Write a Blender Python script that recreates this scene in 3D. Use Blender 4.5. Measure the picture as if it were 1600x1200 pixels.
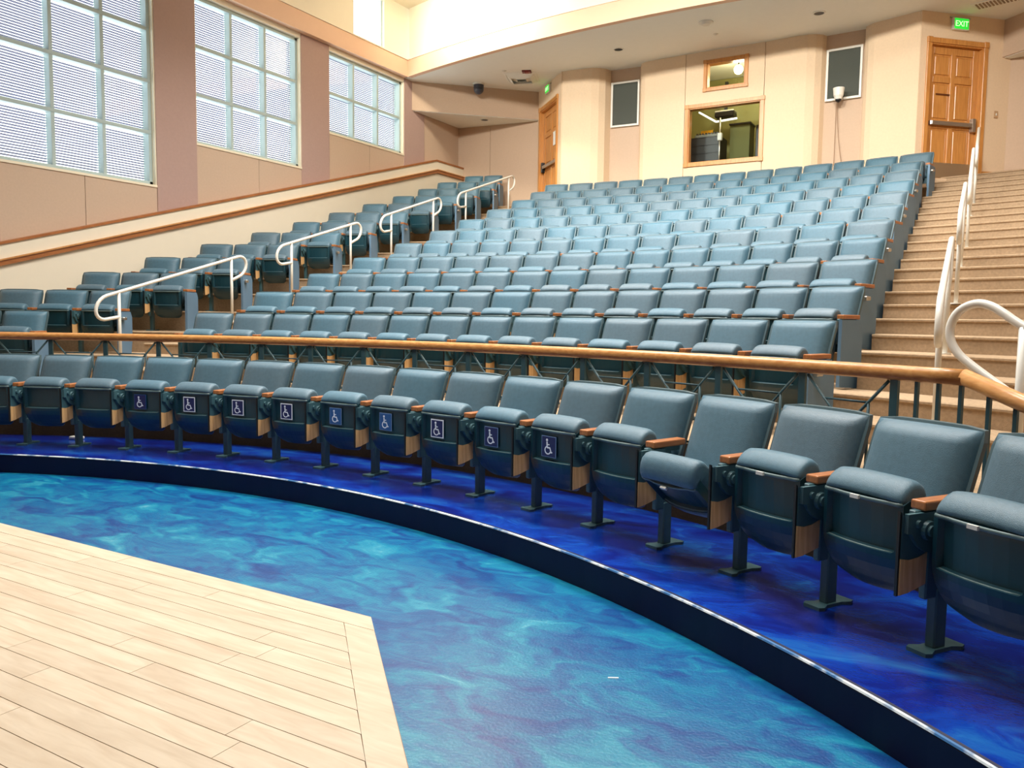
import bpy, bmesh, math, random
from math import sin, cos, pi, sqrt, asin, atan2
from mathutils import Vector, Matrix
random.seed(7)
for o in list(bpy.data.objects): bpy.data.objects.remove(o)
scn = bpy.context.scene
COL = scn.collection

# ------------------------------------------------------------------ camera
PIT, ROLL, AZ = 0.0829, 0.0126, 0.5213
CAMP = Vector((4.75, 2.825, 1.469))
rz = Matrix.Rotation(AZ, 3, 'Z')
F0 = Vector((0, cos(PIT), -sin(PIT))); U0 = Vector((0, sin(PIT), cos(PIT))); R0 = Vector((1, 0, 0))
R1v = cos(ROLL)*R0 + sin(ROLL)*U0; U1v = -sin(ROLL)*R0 + cos(ROLL)*U0
Fv, Uv, Rv = rz @ F0, rz @ U1v, rz @ R1v
cam = bpy.data.cameras.new('camera'); cam.sensor_width = 36; cam.lens = 1244.62*36/1600; cam.clip_end = 200
co = bpy.data.objects.new('camera', cam); COL.objects.link(co)
m = Matrix((Rv, Uv, -Fv)).transposed().to_4x4(); m.translation = CAMP
co.matrix_world = m
scn.camera = co

# ------------------------------------------------------------------ world and light
w = bpy.data.worlds.new('sky'); scn.world = w; w.use_nodes = True
bg = w.node_tree.nodes['Background']; bg.inputs[0].default_value = (0.90, 0.95, 1.0, 1); bg.inputs[1].default_value = 4.5
scn.view_settings.view_transform = 'Standard'; scn.view_settings.look = 'None'
scn.view_settings.exposure = 0.28; scn.view_settings.gamma = 1.0; scn.view_settings.use_curve_mapping = False

def area(name, loc, rot, sx, sy, power, col):
    l = bpy.data.lights.new(name, 'AREA'); l.shape = 'RECTANGLE'; l.size = sx; l.size_y = sy; l.energy = power; l.color = col
    o = bpy.data.objects.new(name, l); COL.objects.link(o); o.location = loc; o.rotation_euler = rot
    return o
# unseen area lights added below the raised ceiling as overhead fill
for yy, tilt in ((9.6, 4), (12.4, 14)):
    for xx in (-1.6, 2.8):
        pa = area('ceiling_fill_light', (xx, yy, 8.0), (math.radians(tilt), 0, 0), 2.4, 1.0, 290 if yy < 11 else 190, (1.0, 0.98, 0.95)); pa.data.spread = math.radians(130)
# unseen fill added high at the front to brighten the back walls
for xx in (-2.4, 1.0, 4.0):
    hl = area('back_wall_fill', (xx, 6.6, 7.9), (math.radians(73), 0, math.radians(3)), 1.2, .5, 95, (1.0, 0.97, 0.90)); hl.data.spread = math.radians(70)
# unseen overhead fill added to brighten stage, floor and front seat tops
for xx in (-2.0, 1.2, 4.4):
    sl = area('front_fill_light', (xx, 5.9, 8.1), (math.radians(4), 0, 0), 1.4, 1.4, 75, (1.0, 0.98, 0.95)); sl.data.spread = math.radians(95)
# unseen warm lights added to make the clerestory wall glow
cv = area('clerestory_fill', (-4.0, 15.1, 8.05), (math.radians(66), 0, math.radians(4)), 1.8, 0.25, 80, (1.0, 0.92, 0.74)); cv.data.spread = math.radians(110)
area('clerestory_fill', (1.5, 14.6, 8.05), (math.radians(62), 0, 0), 4.0, 0.25, 12, (1.0, 0.92, 0.74))

# ------------------------------------------------------------------ materials
MATS = {}
def srgb(r, g, b):
    f = lambda c: (c/255/12.92) if c/255 <= .04045 else ((c/255+.055)/1.055)**2.4
    return (f(r), f(g), f(b), 1)
def mat(name, col, rough=.6, metal=0., var=0.0, vscale=8., bump=0., bscale=200., spec=.5, rand=0., stretch=None, sheen=0., emit=0., coat=0.):
    if name in MATS: return MATS[name]
    m = bpy.data.materials.new(name); m.use_nodes = True
    nt = m.node_tree; N = nt.nodes; L = nt.links
    p = N['Principled BSDF']
    c = srgb(*col)
    p.inputs['Base Color'].default_value = c
    p.inputs['Roughness'].default_value = rough; p.inputs['Metallic'].default_value = metal
    p.inputs['Specular IOR Level'].default_value = spec
    if sheen: p.inputs['Sheen Weight'].default_value = sheen
    if coat: p.inputs['Coat Weight'].default_value = coat; p.inputs['Coat Roughness'].default_value = .15
    if emit:
        p.inputs['Emission Color'].default_value = c; p.inputs['Emission Strength'].default_value = emit
    tc = N.new('ShaderNodeTexCoord'); mp = N.new('ShaderNodeMapping')
    L.new(tc.outputs['Object'], mp.inputs[0])
    if stretch: mp.inputs['Scale'].default_value = stretch
    last = None
    if var:
        n = N.new('ShaderNodeTexNoise'); n.inputs['Scale'].default_value = vscale; n.inputs['Detail'].default_value = 6
        L.new(mp.outputs[0], n.inputs['Vector'])
        hs = N.new('ShaderNodeHueSaturation'); hs.inputs['Color'].default_value = c
        mr = N.new('ShaderNodeMapRange'); mr.inputs['From Min'].default_value = .25; mr.inputs['From Max'].default_value = .75
        mr.inputs['To Min'].default_value = 1-var; mr.inputs['To Max'].default_value = 1+var
        L.new(n.outputs[0], mr.inputs[0]); L.new(mr.outputs[0], hs.inputs['Value'])
        last = hs
    if rand:
        oi = N.new('ShaderNodeObjectInfo')
        h2 = N.new('ShaderNodeHueSaturation'); h2.inputs['Color'].default_value = c
        if last: L.new(last.outputs[0], h2.inputs['Color'])
        m1 = N.new('ShaderNodeMapRange'); m1.inputs['To Min'].default_value = 1-rand; m1.inputs['To Max'].default_value = 1+rand
        L.new(oi.outputs['Random'], m1.inputs[0]); L.new(m1.outputs[0], h2.inputs['Value'])
        m2 = N.new('ShaderNodeMapRange'); m2.inputs['To Min'].default_value = 1-2.2*rand; m2.inputs['To Max'].default_value = 1+1.5*rand
        L.new(oi.outputs['Random'], m2.inputs[0]); L.new(m2.outputs[0], h2.inputs['Saturation'])
        last = h2
    if last: L.new(last.outputs[0], p.inputs['Base Color'])
    if bump:
        n = N.new('ShaderNodeTexNoise'); n.inputs['Scale'].default_value = bscale; n.inputs['Detail'].default_value = 3
        L.new(mp.outputs[0], n.inputs['Vector'])
        b = N.new('ShaderNodeBump'); b.inputs['Strength'].default_value = bump; b.inputs['Distance'].default_value = .01
        L.new(n.outputs[0], b.inputs['Height']); L.new(b.outputs[0], p.inputs['Normal'])
    MATS[name] = m
    return m

def wood(name, c1, c2, rough=.35, scale=(1, 14, 14), rand=0.):
    m = bpy.data.materials.new(name); m.use_nodes = True
    nt = m.node_tree; N = nt.nodes; L = nt.links; p = N['Principled BSDF']
    tc = N.new('ShaderNodeTexCoord'); mp = N.new('ShaderNodeMapping'); mp.inputs['Scale'].default_value = scale
    L.new(tc.outputs['Object'], mp.inputs[0])
    n = N.new('ShaderNodeTexNoise'); n.inputs['Scale'].default_value = 3; n.inputs['Detail'].default_value = 8; n.inputs['Distortion'].default_value = .6
    L.new(mp.outputs[0], n.inputs['Vector'])
    r = N.new('ShaderNodeValToRGB'); r.color_ramp.elements[0].position = .3; r.color_ramp.elements[1].position = .72
    r.color_ramp.elements[0].color = srgb(*c2); r.color_ramp.elements[1].color = srgb(*c1)
    L.new(n.outputs[0], r.inputs[0])
    out = r
    if rand:
        oi = N.new('ShaderNodeObjectInfo'); h2 = N.new('ShaderNodeHueSaturation'); L.new(r.outputs[0], h2.inputs['Color'])
        m1 = N.new('ShaderNodeMapRange'); m1.inputs['To Min'].default_value = 1-rand; m1.inputs['To Max'].default_value = 1+rand
        L.new(oi.outputs['Random'], m1.inputs[0]); L.new(m1.outputs[0], h2.inputs['Value']); out = h2
    L.new(out.outputs[0], p.inputs['Base Color'])
    p.inputs['Roughness'].default_value = rough
    MATS[name] = m
    return m

def epoxy(name, stops, scale, rough):
    m = bpy.data.materials.new(name); m.use_nodes = True
    nt = m.node_tree; N = nt.nodes; L = nt.links; p = N['Principled BSDF']
    tc = N.new('ShaderNodeTexCoord'); mp = N.new('ShaderNodeMapping'); mp.inputs['Scale'].default_value = (.8, 1.5, 1); mp.inputs['Rotation'].default_value = (0, 0, .3)
    L.new(tc.outputs['Object'], mp.inputs[0])
    n0 = N.new('ShaderNodeTexNoise'); n0.inputs['Scale'].default_value = scale*.7; n0.inputs['Detail'].default_value = 3
    L.new(mp.outputs[0], n0.inputs['Vector'])
    va = N.new('ShaderNodeVectorMath'); va.operation = 'MULTIPLY_ADD'; va.inputs[1].default_value = (.9, .9, .9)
    L.new(n0.outputs['Color'], va.inputs[0]); L.new(mp.outputs[0], va.inputs[2])
    n = N.new('ShaderNodeTexNoise'); n.inputs['Scale'].default_value = scale; n.inputs['Detail'].default_value = 9; n.inputs['Roughness'].default_value = .62; n.inputs['Distortion'].default_value = .8
    L.new(va.outputs[0], n.inputs['Vector'])
    r = N.new('ShaderNodeValToRGB'); cr = r.color_ramp
    while len(cr.elements) < len(stops): cr.elements.new(.5)
    for e, (pos, c) in zip(cr.elements, stops): e.position = pos; e.color = srgb(*c)
    L.new(n.outputs[0], r.inputs[0]); L.new(r.outputs[0], p.inputs['Base Color'])
    p.inputs['Roughness'].default_value = rough; p.inputs['Coat Weight'].default_value = .55; p.inputs['Coat Roughness'].default_value = .25
    nb = N.new('ShaderNodeTexNoise'); nb.inputs['Scale'].default_value = 80; nb.inputs['Detail'].default_value = 3
    L.new(tc.outputs['Object'], nb.inputs['Vector'])
    b = N.new('ShaderNodeBump'); b.inputs['Strength'].default_value = .22; b.inputs['Distance'].default_value = .01
    L.new(nb.outputs[0], b.inputs['Height']); L.new(b.outputs[0], p.inputs['Normal'])
    MATS[name] = m
    return m

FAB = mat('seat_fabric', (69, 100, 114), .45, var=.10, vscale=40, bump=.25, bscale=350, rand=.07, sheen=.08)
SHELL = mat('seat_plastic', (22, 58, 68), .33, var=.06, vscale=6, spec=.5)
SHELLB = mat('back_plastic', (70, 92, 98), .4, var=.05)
METAL = mat('teal_metal', (58, 90, 96), .4, var=.08, vscale=20, spec=.5)
PANEL = mat('end_panel_laminate', (92, 122, 146), .5, var=.06, vscale=3)
STEEL = mat('brushed_steel', (190, 185, 175), .3, metal=.9)
CARPET = mat('tan_carpet', (172, 147, 118), .95, var=.16, vscale=45, bump=.5, bscale=300, spec=.1)
DARKCARPET = mat('brown_riser_carpet', (72, 58, 42), .95, var=.15, vscale=45, bump=.5, bscale=300, spec=.1)
FABWALL = mat('peach_wall_fabric', (226, 200, 168), .9, var=.035, vscale=30, bump=.15, bscale=250, spec=.15)
FABWALL2 = mat('tan_wall_fabric', (198, 172, 148), .9, var=.03, vscale=30, bump=.15, bscale=250, spec=.15)
MAUVE = mat('mauve_wall_fabric', (180, 153, 144), .9, var=.03, vscale=30, bump=.15, bscale=250, spec=.15)
CREAM = mat('cream_paint', (232, 222, 200), .6, var=.01)
PEACH = mat('peach_paint', (226, 186, 156), .6, var=.01)
CEIL = mat('ceiling_paint', (240, 240, 232), .8, var=.01, bump=.1, bscale=150)
WHITE = mat('white_paint', (222, 219, 208), .35)
WINFR = mat('window_frame_paint', (178, 196, 194), .45)
REVEAL = mat('window_reveal_paint', (240, 230, 204), .6)
SLAT = mat('blind_slat', (146, 146, 170), .5)
BLACK = mat('black_plastic', (18, 18, 20), .4)
DGREY = mat('dark_grille', (70, 74, 66), .8, var=.1, vscale=150, bump=.4, bscale=250)
NAVY = mat('navy_riser_paint', (4, 7, 48), .45, var=.15, vscale=5, spec=.25)
OAK = wood('oak', (212, 150, 80), (184, 120, 58), .3, (14, 14, 1))
OAKD = wood('oak_trim', (176, 112, 62), (144, 86, 44), .35, (14, 1, 14))
OAKR = wood('oak_rail', (208, 154, 94), (178, 118, 62), .3, (6, 6, 20))
OAKT = wood('oak_tablet', (228, 186, 130), (200, 152, 96), .4, (20, 20, 2))
OAKA = wood('oak_armrest', (182, 118, 70), (150, 90, 50), .3, (14, 2, 14))
MAPLE = wood('maple_plank', (206, 190, 166), (188, 168, 142), .38, (1.2, 9, 9), rand=.05)
PITF = epoxy('blue_epoxy', [(.2, (2, 34, 98)), (.38, (2, 66, 126)), (.5, (3, 96, 142)), (.6, (10, 120, 152)), (.68, (48, 140, 164)), (.8, (130, 174, 186))], 3.2, .3)
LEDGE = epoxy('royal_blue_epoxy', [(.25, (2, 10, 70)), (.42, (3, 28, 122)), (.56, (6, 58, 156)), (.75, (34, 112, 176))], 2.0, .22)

def glassmat():
    m = bpy.data.materials.new('window_glass'); m.use_nodes = True; nt = m.node_tree; N = nt.nodes; L = nt.links
    for n in list(N):
        if n.type != 'OUTPUT_MATERIAL': N.remove(n)
    out = [n for n in N if n.type == 'OUTPUT_MATERIAL'][0]
    t = N.new('ShaderNodeBsdfTransparent'); t.inputs[0].default_value = (.93, .96, .95, 1)
    g = N.new('ShaderNodeBsdfGlossy'); g.inputs['Roughness'].default_value = .03
    mx = N.new('ShaderNodeMixShader'); mx.inputs[0].default_value = .05; L.new(t.outputs[0], mx.inputs[1]); L.new(g.outputs[0], mx.inputs[2])
    L.new(mx.outputs[0], out.inputs[0]); MATS['window_glass'] = m
    return m
GLASS = glassmat()

# ------------------------------------------------------------------ mesh helpers
def new_obj(name, me, parent=None, loc=(0, 0, 0), rot=(0, 0, 0)):
    o = bpy.data.objects.new(name, me); COL.objects.link(o); o.location = loc; o.rotation_euler = rot
    if parent: o.parent = parent
    return o
def finish(bm, name, mt, smooth=False):
    bmesh.ops.recalc_face_normals(bm, faces=bm.faces)
    me = bpy.data.meshes.new(name); bm.to_mesh(me); bm.free()
    for x in (mt if isinstance(mt, (list, tuple)) else [mt]): me.materials.append(x)
    if smooth:
        for p in me.polygons: p.use_smooth = True
    return me
def pydata(name, v, f, mt, smooth=False):
    bm = bmesh.new(); vs = [bm.verts.new(p) for p in v]
    for q in f:
        try: bm.faces.new([vs[i] for i in q])
        except ValueError: pass
    return finish(bm, name, mt, smooth)
def add_box(bm, x0, x1, y0, y1, z0, z1, bev=0., seg=2, M=None):
    g = bmesh.ops.create_cube(bm, size=1)
    vs = g['verts']
    for v in vs:
        v.co = Vector(((x0+x1)/2+v.co.x*(x1-x0), (y0+y1)/2+v.co.y*(y1-y0), (z0+z1)/2+v.co.z*(z1-z0)))
    if bev:
        es = list({e for v in vs for e in v.link_edges})
        r = bmesh.ops.bevel(bm, geom=es, offset=bev, segments=seg, affect='EDGES', profile=.5)
        vs = list({v for f in r['faces'] for v in f.verts} | {v for v in vs if v.is_valid})
    if M is not None:
        for v in vs: v.co = M @ v.co
    return vs
def box_mesh(name, x0, x1, y0, y1, z0, z1, mt, bev=0., seg=2, smooth=False):
    bm = bmesh.new(); add_box(bm, x0, x1, y0, y1, z0, z1, bev, seg)
    return finish(bm, name, mt, smooth)
def add_tube(bm, pts, r, n=10, cap=True):
    pts = [Vector(p) for p in pts]; rings = []
    up = None
    for i, p in enumerate(pts):
        d = (pts[min(i+1, len(pts)-1)]-pts[max(i-1, 0)]).normalized()
        if up is None:
            up = Vector((0, 0, 1)) if abs(d.z) < .9 else Vector((1, 0, 0))
        s = d.cross(up).normalized(); u = s.cross(d).normalized(); up = u
        rr = r if isinstance(r, tuple) else (r, r)
        rings.append([bm.verts.new(p+s*cos(2*pi*k/n)*rr[0]+u*sin(2*pi*k/n)*rr[1]) for k in range(n)])
    for a, b in zip(rings, rings[1:]):
        for k in range(n): bm.faces.new((a[k], a[(k+1) % n], b[(k+1) % n], b[k]))
    if cap: bm.faces.new(rings[0]); bm.faces.new(rings[-1])
def tube_mesh(name, pts, r, mt, n=10):
    bm = bmesh.new(); add_tube(bm, pts, r, n); return finish(bm, name, mt, True)
def prism_mesh(name, poly, z0, z1, mt):
    n = len(poly); v = [(x, y, z0) for x, y in poly]+[(x, y, z1) for x, y in poly]
    f = [list(range(n)), list(range(n, 2*n))]+[(i, (i+1) % n, n+(i+1) % n, n+i) for i in range(n)]
    return pydata(name, v, f, mt)
def disc_pts(cx, cy, r, n): return [(cx+r*cos(2*pi*i/n), cy+r*sin(2*pi*i/n)) for i in range(n)]
def arc_profile(name, prof, xl, xr, mt, n=48, matidx=None):
    """closed (R, z) profile swept about the hall's centre between the lines x=xl and x=xr"""
    m = len(prof); v = []; f = []
    for i in range(n+1):
        t = i/n
        for (R, z) in prof:
            a0 = asin(max(-.999, xl/R)); a1 = asin(min(.999, xr/R)); a = a0+(a1-a0)*t
            v.append((R*sin(a), R*cos(a), z))
    for i in range(n):
        for j in range(m):
            f.append((i*m+j, i*m+(j+1) % m, (i+1)*m+(j+1) % m, (i+1)*m+j))
    f.append(list(range(m))); f.append([n*m+j for j in range(m)])
    me = pydata(name, v, f, mt)
    return me
def arc_profile_a(name, prof, a0, a1, mt, n=48):
    m = len(prof); v = []; f = []
    for i in range(n+1):
        a = a0+(a1-a0)*i/n
        for (R, z) in prof: v.append((R*sin(a), R*cos(a), z))
    for i in range(n):
        for j in range(m): f.append((i*m+j, i*m+(j+1) % m, (i+1)*m+(j+1) % m, (i+1)*m+j))
    f.append(list(range(m))); f.append([n*m+j for j in range(m)])
    return pydata(name, v, f, mt)
def wall_strip(name, pts, z0, z1, mt, thick=.12, smooth=False):
    """solid wall following a plan polyline (left to right), its face towards the stage"""
    pts = [Vector((p[0], p[1])) for p in pts]; n = len(pts); off = []
    for i, p in enumerate(pts):
        d = (pts[min(i+1, n-1)]-pts[max(i-1, 0)]).normalized(); off.append(p+Vector((-d.y, d.x))*thick)
    poly = [(p.x, p.y) for p in pts]+[(p.x, p.y) for p in reversed(off)]
    return prism_mesh(name, poly, z0, z1, mt)
def structure(o): o['kind'] = 'structure'; return o
def empty(name, loc=(0, 0, 0), rot=(0, 0, 0), parent=None):
    o = bpy.data.objects.new(name, None); COL.objects.link(o); o.location = loc; o.rotation_euler = rot; o.empty_display_size = .1
    if parent: o.parent = parent
    return o
def tag(o, label, cat, group=None):
    o['label'] = label; o['category'] = cat
    if group: o['group'] = group
    return o

# ------------------------------------------------------------------ hall geometry
STEP = .17
R_ROW1, D_ROW, Z_FLOOR1, RISE = 9.6876, .8492, .673, .2774
Rk = lambda k: R_ROW1+D_ROW*(k-1)
Zf = lambda k: Z_FLOOR1+RISE*(k-1)
Re = lambda k: 8.47 if k == 1 else Rk(k)-.65
WL = -6.44          # left wall face
KW = -6.30          # knee wall face
ZS = 6.73           # soffit height
ZC = 8.2            # raised ceiling

# floors
structure(new_obj('floor', prism_mesh('floor', [(-9, -5), (9, -5), (9, 7.6), (-9, 7.6)], -.1, 0, PITF)))
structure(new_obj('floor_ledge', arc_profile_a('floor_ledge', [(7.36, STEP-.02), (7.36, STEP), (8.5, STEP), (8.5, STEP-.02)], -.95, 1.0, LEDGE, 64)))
structure(new_obj('trim_1', arc_profile_a('ledge_riser', [(7.335, 0), (7.33, STEP-.012), (7.34, STEP-.004), (7.36, STEP+.0005), (7.40, STEP-.03), (7.40, 0)], -.95, 1.0, NAVY, 64)))
def worn():
    m = bpy.data.materials.new('worn_edge'); m.use_nodes = True; nt = m.node_tree; N = nt.nodes; L = nt.links; p = N['Principled BSDF']
    tc = N.new('ShaderNodeTexCoord'); n = N.new('ShaderNodeTexNoise'); n.inputs['Scale'].default_value = 9; n.inputs['Detail'].default_value = 8
    L.new(tc.outputs['Object'], n.inputs['Vector'])
    r = N.new('ShaderNodeValToRGB'); r.color_ramp.elements[0].position = .42; r.color_ramp.elements[1].position = .55
    r.color_ramp.elements[0].color = srgb(60, 110, 160); r.color_ramp.elements[1].color = srgb(225, 232, 232)
    L.new(n.outputs[0], r.inputs[0]); L.new(r.outputs[0], p.inputs['Base Color']); p.inputs['Roughness'].default_value = .4
    return m
structure(new_obj('trim_2', arc_profile_a('worn_nosing', [(7.328, STEP-.006), (7.331, STEP+.001), (7.341, STEP+.002), (7.341, STEP-.006)], -.95, 1.0, worn(), 96)))
structure(new_obj('wall_ledge', arc_profile_a('riser_wall', [(8.44, STEP-.1), (8.44, Zf(1)), (8.55, Zf(1)), (8.55, STEP-.1)], -.84, .92, DARKCARPET, 64)))
for k in range(1, 14):
    r0, r1, z = Re(k), (Re(k+1)+.05 if k < 13 else 21.8), Zf(k)
    prof = [(r0+.012, z-.5), (r0+.012, z-.03), (r0, z-.022), (r0, z-.008), (r0+.012, z), (r1, z), (r1, z-.5)]
    structure(new_obj('floor_tier', arc_profile('floor_tier', prof, -6.35, 7.3, CARPET, 48)))
def stairs(name, xl, xr):
    root = structure(empty(name))
    for k in range(1, 13):
        r0 = Re(k)+.425 if k > 1 else Rk(1)-.65+.425
        r1 = Re(k+1)+.03; z = Zf(k)+RISE/2
        prof = [(r0+.012, z-.2), (r0+.012, z-.03), (r0, z-.022), (r0, z-.008), (r0+.012, z), (r1, z), (r1, z-.2)]
        new_obj('step', arc_profile('step', prof, xl, xr, CARPET, 10), root)
stairs('stairs_right', 4.0, 5.4)
stairs('stairs_left', -4.42, -3.36)

# ------------------------------------------------------------------ stage of maple planks
SZ = .10; YF = 5.578; OUT = 8.02; INN = 7.846; PW = .1165
st = tag(empty('stage_platform', (0, 3, 0)), 'pale maple plank stage floor with angled front corner', 'stage')
def spart(name, poly, z0, z1, mt):
    poly = [(x, y-3) for x, y in poly]
    return new_obj(name, prism_mesh(name, poly, z0, z1, mt), st)
BROWN = mat('stage_edge_wood', (150, 104, 58), .5, var=.1)
spart('stage_base', [(-4.5, YF-.012), (OUT-YF+.016, YF-.012), (OUT-1.2+.014, 1.2), (OUT-1.2+.014, -2.5), (-4.5, -2.5)], 0, SZ-.012, BROWN)
spart('border_board', [(-4.5, YF), (-1.7, YF), (-1.7, YF-PW+.002), (-4.5, YF-PW+.002)], SZ-.012, SZ, MAPLE)
spart('border_board', [(-1.697, YF), (.72, YF), (.72, YF-PW+.002), (-1.697, YF-PW+.002)], SZ-.012, SZ, MAPLE)
spart('border_board', [(.723, YF), (OUT-YF, YF), (OUT-YF+PW-.002, YF-PW+.002), (.723, YF-PW+.002)], SZ-.012, SZ, MAPLE)
ys = YF-PW
spart('border_board', [(OUT-ys, ys-.001), (OUT-2.9, 2.9), (INN-2.9+.002, 2.9), (INN-ys+.002, ys-.001)], SZ-.012, SZ, MAPLE)
rng = random.Random(3)
y = ys
while y > 2.6:
    y1 = y-PW; x = -4.5+rng.random()*1.0
    xs = [-4.5]
    while x < INN-y-.35:
        xs.append(x); x += rng.choice([1.05, 1.3, 1.6, 1.9])
    xs.append(None)
    for a, b in zip(xs, xs[1:]):
        if a is not None and b is not None and b-a < .2: continue
        if b is None: poly = [(a+.0012, y-.0016), (INN-y-.0016, y-.0016), (INN-y1-.0016, y1+.0016), (a+.0012, y1+.0016)]
        else: poly = [(a+.0012, y-.0016), (b-.0012, y-.0016), (b-.0012, y1+.0016), (a+.0012, y1+.0016)]
        spart('plank', poly, SZ-.012, SZ, MAPLE)
    y = y1

# ------------------------------------------------------------------ left wall
wl = structure(empty('wall_left', (WL, 12, 0)))
def lw(name, y0, y1, z0, z1, mt, x0=WL-.2, x1=WL):
    return new_obj(name, box_mesh(name, x0-WL, x1-WL, y0-12, y1-12, z0, z1, mt), wl)
WIN = [(5.54, 7.92, 2.655, 5), (8.67, 11.05, 3.455, 4), (11.80, 14.18, 4.255, 3), (14.93, 17.33, 5.065, 2)]
ZT = 6.665
PAN = mat('tan_panel_fabric', (200, 176, 154), .9, var=.03, vscale=30, bump=.15, bscale=250, spec=.15)
lw('wall_panel', -5, 5.54, 0, ZS, MAUVE)
lw('wall_panel', 7.92, 8.67, .5, ZS, MAUVE, x1=WL+.015)
for (a, b, zs, nr), seam in zip(WIN, (6.74, 9.87, 13.13, 16.16)):
    lw('wall_panel', a, seam-.004, 1.0, zs, PAN); lw('wall_panel', seam+.004, b, 1.0, zs, PAN)
    lw('wall_panel', a, b, ZT, ZS+.1, CREAM)
for a, b in ((11.05, 11.80), (14.18, 14.93), (17.33, 18.08)):
    lw('wall_panel', a, b, 1.0, ZS+.02, MAUVE, x1=WL+.015)
lw('wall_panel', 18.085, 19.6, 1.5, ZS+.02, PAN)
# knee wall, sloped with the seating
ZK = lambda y: 2.35+(y-8.6)*(5.11-2.35)/(18.39-8.6) if y < 18.39 else 5.11
pl = [(-5, 0), (-5, .5), (2.05, .5), (4.0, ZK(4.0)), (18.39, 5.11), (19.6, 5.11), (19.6, 0)]
def side_prism(name, pl, x0, x1, mt):
    n = len(pl); v = [(x0, y, z) for y, z in pl]+[(x1, y, z) for y, z in pl]
    return pydata(name, v, [list(range(n)), list(range(n, 2*n))]+[(i, (i+1) % n, n+(i+1) % n, n+i) for i in range(n)], mt)
structure(new_obj('wall_knee', side_prism('wall_knee', pl, KW-.2, KW, CREAM)))
def strip(d0, d1, x0, x1, mt, nm):
    p = [(4.0, ZK(4.0)+d0), (18.39, 5.11+d0), (19.62, 5.11+d0), (19.62, 5.11+d1), (18.39, 5.11+d1), (4.0, ZK(4.0)+d1)]
    return structure(new_obj(nm, side_prism(nm, p, x0, x1, mt)))
strip(-.012, .022, KW-.16, KW+.018, OAKD, 'trim_3')
strip(-.285, -.205, KW-.02, KW+.035, OAKD, 'trim_4')
strip(-.218, -.198, KW-.02, KW+.05, OAKR, 'trim_5')

# windows with blinds
def window(n, y0, y1, zs, nrows):
    root = structure(empty('window_%d' % n, (WL, (y0+y1)/2, zs)))
    yc = (y0+y1)/2; H = ZT-zs; W = y1-y0; hw = W/2
    P = lambda nm, x0, x1, a, b, z0, z1, mt, bev=0.: new_obj(nm, box_mesh(nm, x0, x1, a, b, z0, z1, mt, bev, 1), root)
    P('reveal', -.30, .0, -hw, -hw+.02, 0, H, REVEAL); P('reveal', -.30, .0, hw-.02, hw, 0, H, REVEAL)
    P('sill', -.30, .012, -hw, hw, -.02, .015, REVEAL); P('head', -.30, 0, -hw, hw, H-.02, H, REVEAL)
    fw = .055; xf, xb = -.07, -.21
    P('frame', xb, xf, -hw+.02, -hw+.02+fw, .015, H-.02, WINFR, .004); P('frame', xb, xf, hw-.02-fw, hw-.02, .015, H-.02, WINFR, .004)
    P('frame', xb, xf, -hw+.02, hw-.02, .015, .015+fw, WINFR, .004); P('frame', xb, xf, -hw+.02, hw-.02, H-.02-fw, H-.02, WINFR, .004)
    cols = [-hw+.02+fw/2+(W-.04-fw)*i/3 for i in range(4)]; rws = [.015+fw/2+(H-.035-fw)*i/nrows for i in range(nrows+1)]
    for c in cols[1:-1]: P('mullion', xb+.004, xf-.003, c-fw/2, c+fw/2, .04, H-.05, WINFR, .004)
    for r in rws[1:-1]: P('transom', xb, xf+.004, -hw+.03, hw-.03, r-fw/2, r+fw/2, WINFR, .004)
    for i in range(3):
        for j in range(nrows):
            a, b, c, d = cols[i]+fw/2, cols[i+1]-fw/2, rws[j]+fw/2, rws[j+1]-fw/2
            P('pane', xb+.03, xb+.034, a-.01, b+.01, c-.01, d+.01, GLASS)
            v = []; f = []; z = c+.012
            while z < d-.005:
                k = len(v); dx, dz = .013, .0105
                v += [(xb+.006-dx, a, z-dz), (xb+.006-dx, b, z-dz), (xb+.006+dx, b, z+dz), (xb+.006+dx, a, z+dz)]; f.append((k, k+1, k+2, k+3)); z += .0375
            s = new_obj('blind_slats', pydata('blind_slats', v, f, SLAT), root); s['kind'] = 'stuff'
for i, (a, b, zs, nr) in enumerate(WIN): window(i+1, a, b, zs, nr)

# fascia, clerestory and ceilings
structure(new_obj('trim_6', box_mesh('left_fascia', KW-.3, KW, -5, 17.29, ZS, 7.08, PEACH)))
structure(new_obj('trim_7', box_mesh('left_fascia_bead', KW-.3, KW+.02, -5, 17.27, 7.08, 7.105, CREAM)))
FY = lambda x: 16.33+(x-.35)**2/46.6
fx = [KW+(7.3-KW)*i/32 for i in range(33)]
wallc = structure(empty('wall_clerestory', (0, 17, 7.08)))
cx = KW-.04
def cl(y0, y1, z0, z1): new_obj('wall_panel', box_mesh('wall_panel', cx-.15, cx, y0-17, y1-17, z0-7.08, z1-7.08, CREAM), wallc)
cl(-5, 11.2, 7.08, ZC); cl(12.3, 15.56, 7.08, ZC); cl(16.52, 17.6, 7.08, ZC); cl(11.2, 12.3, 8.1, ZC); cl(15.56, 16.52, 8.1, ZC)
me = wall_strip('wall_panel', [(x, FY(x)+.06-17) for x in fx], 0, ZC-7.08, CREAM, .15); new_obj('wall_panel', me, wallc)
for i, yw in enumerate((15.56, 11.2)):
    r = structure(empty('window_%d' % (5+i), (cx-.1, yw, 7.1)))
    wy = .96 if i == 0 else 1.1
    new_obj('pane', box_mesh('pane', -.003, .003, 0, wy, 0, 1.0, GLASS), r)
    for s in (0, wy-.03): new_obj('frame', box_mesh('frame', -.04, .04, s, s+.03, 0, 1.0, WINFR), r)
    new_obj('frame', box_mesh('frame', -.04, .04, 0, wy, 0, .03, WINFR), r)
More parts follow.
